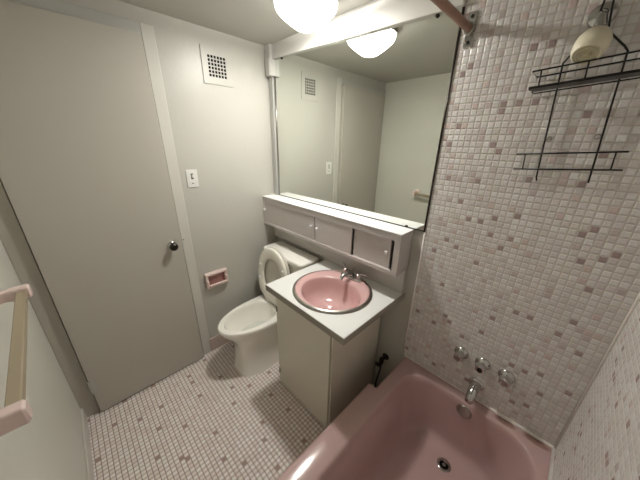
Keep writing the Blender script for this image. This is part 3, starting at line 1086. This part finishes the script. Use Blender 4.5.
for u in (0.010, 0.125):
    bm = B()
    c0 = cl(u, 0.128, -0.006)
    tube(bm, [c0 + Vector((0.007 * math.cos(k * PI / 8), -0.003, 0.007 * math.sin(k * PI / 8))) for k in range(16)], 0.0022, 8, closed=True)
    tube(bm, [c0 + Vector((0.007, -0.003, 0)), cl(u + (0.0 if u > 0.05 else -0.010) + (0.010 if u > 0.05 else 0), 0.128, -0.014)], 0.0018, 6)
    obj('wall_loop', bm, M['dull_chrome'], cd)

# ---------------------------------------------------------------- towel bar
tb = thing('towel_bar', 'square beige towel bar between two pink ceramic posts on the wall', 'towel bar', (0.80, -D, 1.14))
BZ, BYY = 1.132, -1.445
bm = B()
loft(bm, [[Vector((x, y_ + a, z + b)) for a, b in ((-.0125, -.0125), (.0125, -.0125), (.0125, .0125), (-.0125, .0125))] for x, y_, z in ((0.545, -1.440, 1.151), (1.100, -1.430, 1.112))], True, True)
obj('bar', bm, M['bar'], tb, bevel=0.003)
for x0, py_, pz_ in ((0.545, -1.440, 1.151), (1.104, -1.430, 1.112)):
    bm = B()
    prof = [(0.034, -0.001), (0.034, 0.006), (0.024, 0.016), (0.019, 0.034), (0.020, 0.048), (0.0225, 0.056), (0.0225, py_ + D + 0.016), (0.018, py_ + D + 0.021)]
    rings = []
    for r, h in prof:
        rings.append([Vector((x0 + r * 0.80 * math.copysign(abs(math.cos(a)) ** 0.4, math.cos(a)), -D + h, pz_ + r * math.copysign(abs(math.sin(a)) ** 0.4, math.sin(a)))) for a in [2 * PI * k / 32 for k in range(32)]])
    loft(bm, rings, True, True)
    obj('post', bm, M['pale_pink'], tb)

# ---------------------------------------------------- toilet paper holder
tp = thing('toilet_paper_holder', 'empty pink ceramic recessed toilet paper holder on the wall', 'toilet paper holder', (0.0, -0.59, 0.655))
ty0, ty1, tz0, tz1 = -0.676, -0.508, 0.590, 0.716
bm = B()
t_ = 0.019
x1 = 0.028
box(bm, 0.0, x1 + 0.006, ty0, ty1, tz1 - t_, tz1)
box(bm, 0.0, x1, ty0, ty1, tz0, tz0 + t_)
box(bm, 0.0, x1, ty0, ty0 + t_, tz0 + t_, tz1 - t_)
box(bm, 0.0, x1, ty1 - t_, ty1, tz0 + t_, tz1 - t_)
obj('ceramic_frame', bm, M['pale_pink'], tp, bevel=0.004, seg=3)
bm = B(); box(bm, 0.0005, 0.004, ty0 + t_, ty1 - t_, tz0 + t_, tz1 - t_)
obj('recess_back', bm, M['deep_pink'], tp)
bm = B()
sec = [(0.004, 0.000), (0.040, 0.006), (0.046, 0.020), (0.040, 0.026), (0.030, 0.016), (0.004, 0.012)]
loft(bm, [[Vector((x, y, tz0 + t_ * 0.4 + z)) for x, z in sec] for y in (ty0 + t_, ty1 - t_)], True, True)
obj('lower_lip', bm, M['pale_pink'], tp, bevel=0.003)
for y in (ty0 + 0.003, ty1 - t_ + 0.002):
    bm = B()
    box(bm, x1 - 0.004, x1 + 0.018, y, y + 0.014, 0.628, 0.662)
    obj('roller_ear', bm, M['pale_pink'], tp, bevel=0.004)

# -------------------------------------------------------------- light switch
ls = thing('light_switch', 'white wall light switch beside the door casing', 'light switch', (0.0, -0.648, 1.416))
bm = B(); box(bm, 0.0, 0.006, -0.684, -0.613, 1.359, 1.473)
obj('switch_plate', bm, M['plate'], ls, bevel=0.003, seg=3)
bm = B(); box(bm, 0.006, 0.0075, -0.655, -0.642, 1.412, 1.442)
obj('toggle_slot', bm, M['dark_metal'], ls)
bm = B()
loft(bm, [[Vector((0.0075, y, z)) for y, z in ((-0.653, 1.418), (-0.644, 1.418), (-0.644, 1.436), (-0.653, 1.436))],
          [Vector((0.020, y, z)) for y, z in ((-0.652, 1.431), (-0.645, 1.431), (-0.645, 1.441), (-0.652, 1.441))]], True, True)
obj('toggle', bm, M['plate'], ls, bevel=0.001)
for z in (1.386, 1.446):
    bm = B(); box(bm, 0.006, 0.0075, -0.656, -0.641, z - 0.002, z + 0.002)
    obj('screw', bm, M['dark_metal'], ls)

# -------------------------------------------------------------- air vent
vg = thing('air_vent', 'square white air vent with a grid of holes near the ceiling', 'vent', (0.0, -0.393, 2.080))
vy0, vy1, vz0, vz1 = -0.488, -0.298, 1.982, 2.180
ga, gb, gt, gbm = -0.4535, -0.335, 2.141, 2.021
bm = B()
nh = 6
py, pz = (gb - ga) / nh, (gt - gbm) / nh
fr = 0.72
ys, zs_ = [vy0, ga], [vz0, gbm]
for k in range(nh):
    ys += [ga + py * (k + 0.5 - fr / 2), ga + py * (k + 0.5 + fr / 2)]
    zs_ += [gbm + pz * (k + 0.5 - fr / 2), gbm + pz * (k + 0.5 + fr / 2)]
ys += [gb, vy1]
zs_ += [gt, vz1]
xb, xf = 0.002, 0.006
gv = {}
for xi, x in enumerate((xb, xf)):
    for i, y in enumerate(ys):
        for j, z in enumerate(zs_):
            gv[xi, i, j] = bm.verts.new((x, y, z))


def solid(i, j):
    if i < 0 or j < 0 or i >= len(ys) - 1 or j >= len(zs_) - 1:
        return False
    hole = 2 <= i < 2 + 2 * nh and 2 <= j < 2 + 2 * nh and i % 2 == 0 and j % 2 == 0
    return not hole


for i in range(len(ys) - 1):
    for j in range(len(zs_) - 1):
        if not solid(i, j):
            continue
        for xi in (0, 1):
            bm.faces.new((gv[xi, i, j], gv[xi, i + 1, j], gv[xi, i + 1, j + 1], gv[xi, i, j + 1]))
        for (di, dj, p, q) in ((-1, 0, (i, j), (i, j + 1)), (1, 0, (i + 1, j), (i + 1, j + 1)), (0, -1, (i, j), (i + 1, j)), (0, 1, (i, j + 1), (i + 1, j + 1))):
            if not solid(i + di, j + dj):
                bm.faces.new((gv[0, p[0], p[1]], gv[0, q[0], q[1]], gv[1, q[0], q[1]], gv[1, p[0], p[1]]))
obj('vent_plate', bm, M['paint'], vg, smooth=False)
bm = B(); box(bm, 0.0004, 0.0018, ga - 0.004, gb + 0.004, gbm - 0.004, gt + 0.004)
obj('duct_opening', bm, M['black'], vg, smooth=False)

# ------------------------------------------------------------ ceiling light
LX, LY = 0.690, -0.257
cl_ = thing('ceiling_light', 'glowing round glass ceiling light', 'ceiling light', (LX, LY, H))
bm = B(); lathe(bm, [(0.145, 0.0), (0.150, -0.010), (0.150, -0.030), (0.144, -0.030), (0.142, -0.016), (0, -0.016)], (LX, LY, H), (0, 0, 1), 48)
obj('base_plate', bm, M['pan'], cl_)
bm = B()
zr = 2.238 - H
prof = [(0.139, zr + 0.010), (0.143, zr), (0.142, zr - 0.012), (0.135, zr - 0.024), (0.115, zr - 0.042), (0.082, zr - 0.066), (0.050, zr - 0.086), (0.022, zr - 0.094), (0.0, zr - 0.0955)]
a_, u_, v_ = frame_for((0, 0, 1))
rings = []
for r, h in prof:
    r = max(r, 1e-5)
    rings.append([Vector((LX + r * math.cos(2 * PI * k / 64), LY + r * math.sin(2 * PI * k / 64), H + h)) for k in range(64)])
loft(bm, rings, False, True)
obj('glass_shade', bm, M['shade'], cl_)
bm = B(); lathe(bm, [(0.050, 0.0), (0.050, 0.004), (0.0, 0.004)], (LX, LY, 2.226), (0, 0, 1), 40)
obj('lamp_module', bm, M['bulb'], cl_)

# ----------------------------------------------------------- world and view
w = bpy.data.worlds.new('world')
scene.world = w
w.use_nodes = True
w.node_tree.nodes['Background'].inputs['Color'].default_value = (0.0, 0.0, 0.0, 1)
vs_ = scene.view_settings
vs_.view_transform = 'Standard'
vs_.look = 'None'
vs_.gamma = 1.0
vs_.use_curve_mapping = False
vs_.exposure = 1.58
scene.cycles.use_denoising = True
scene.cycles.max_bounces = 14
scene.cycles.diffuse_bounces = 6
scene.cycles.sample_clamp_indirect = 6.0
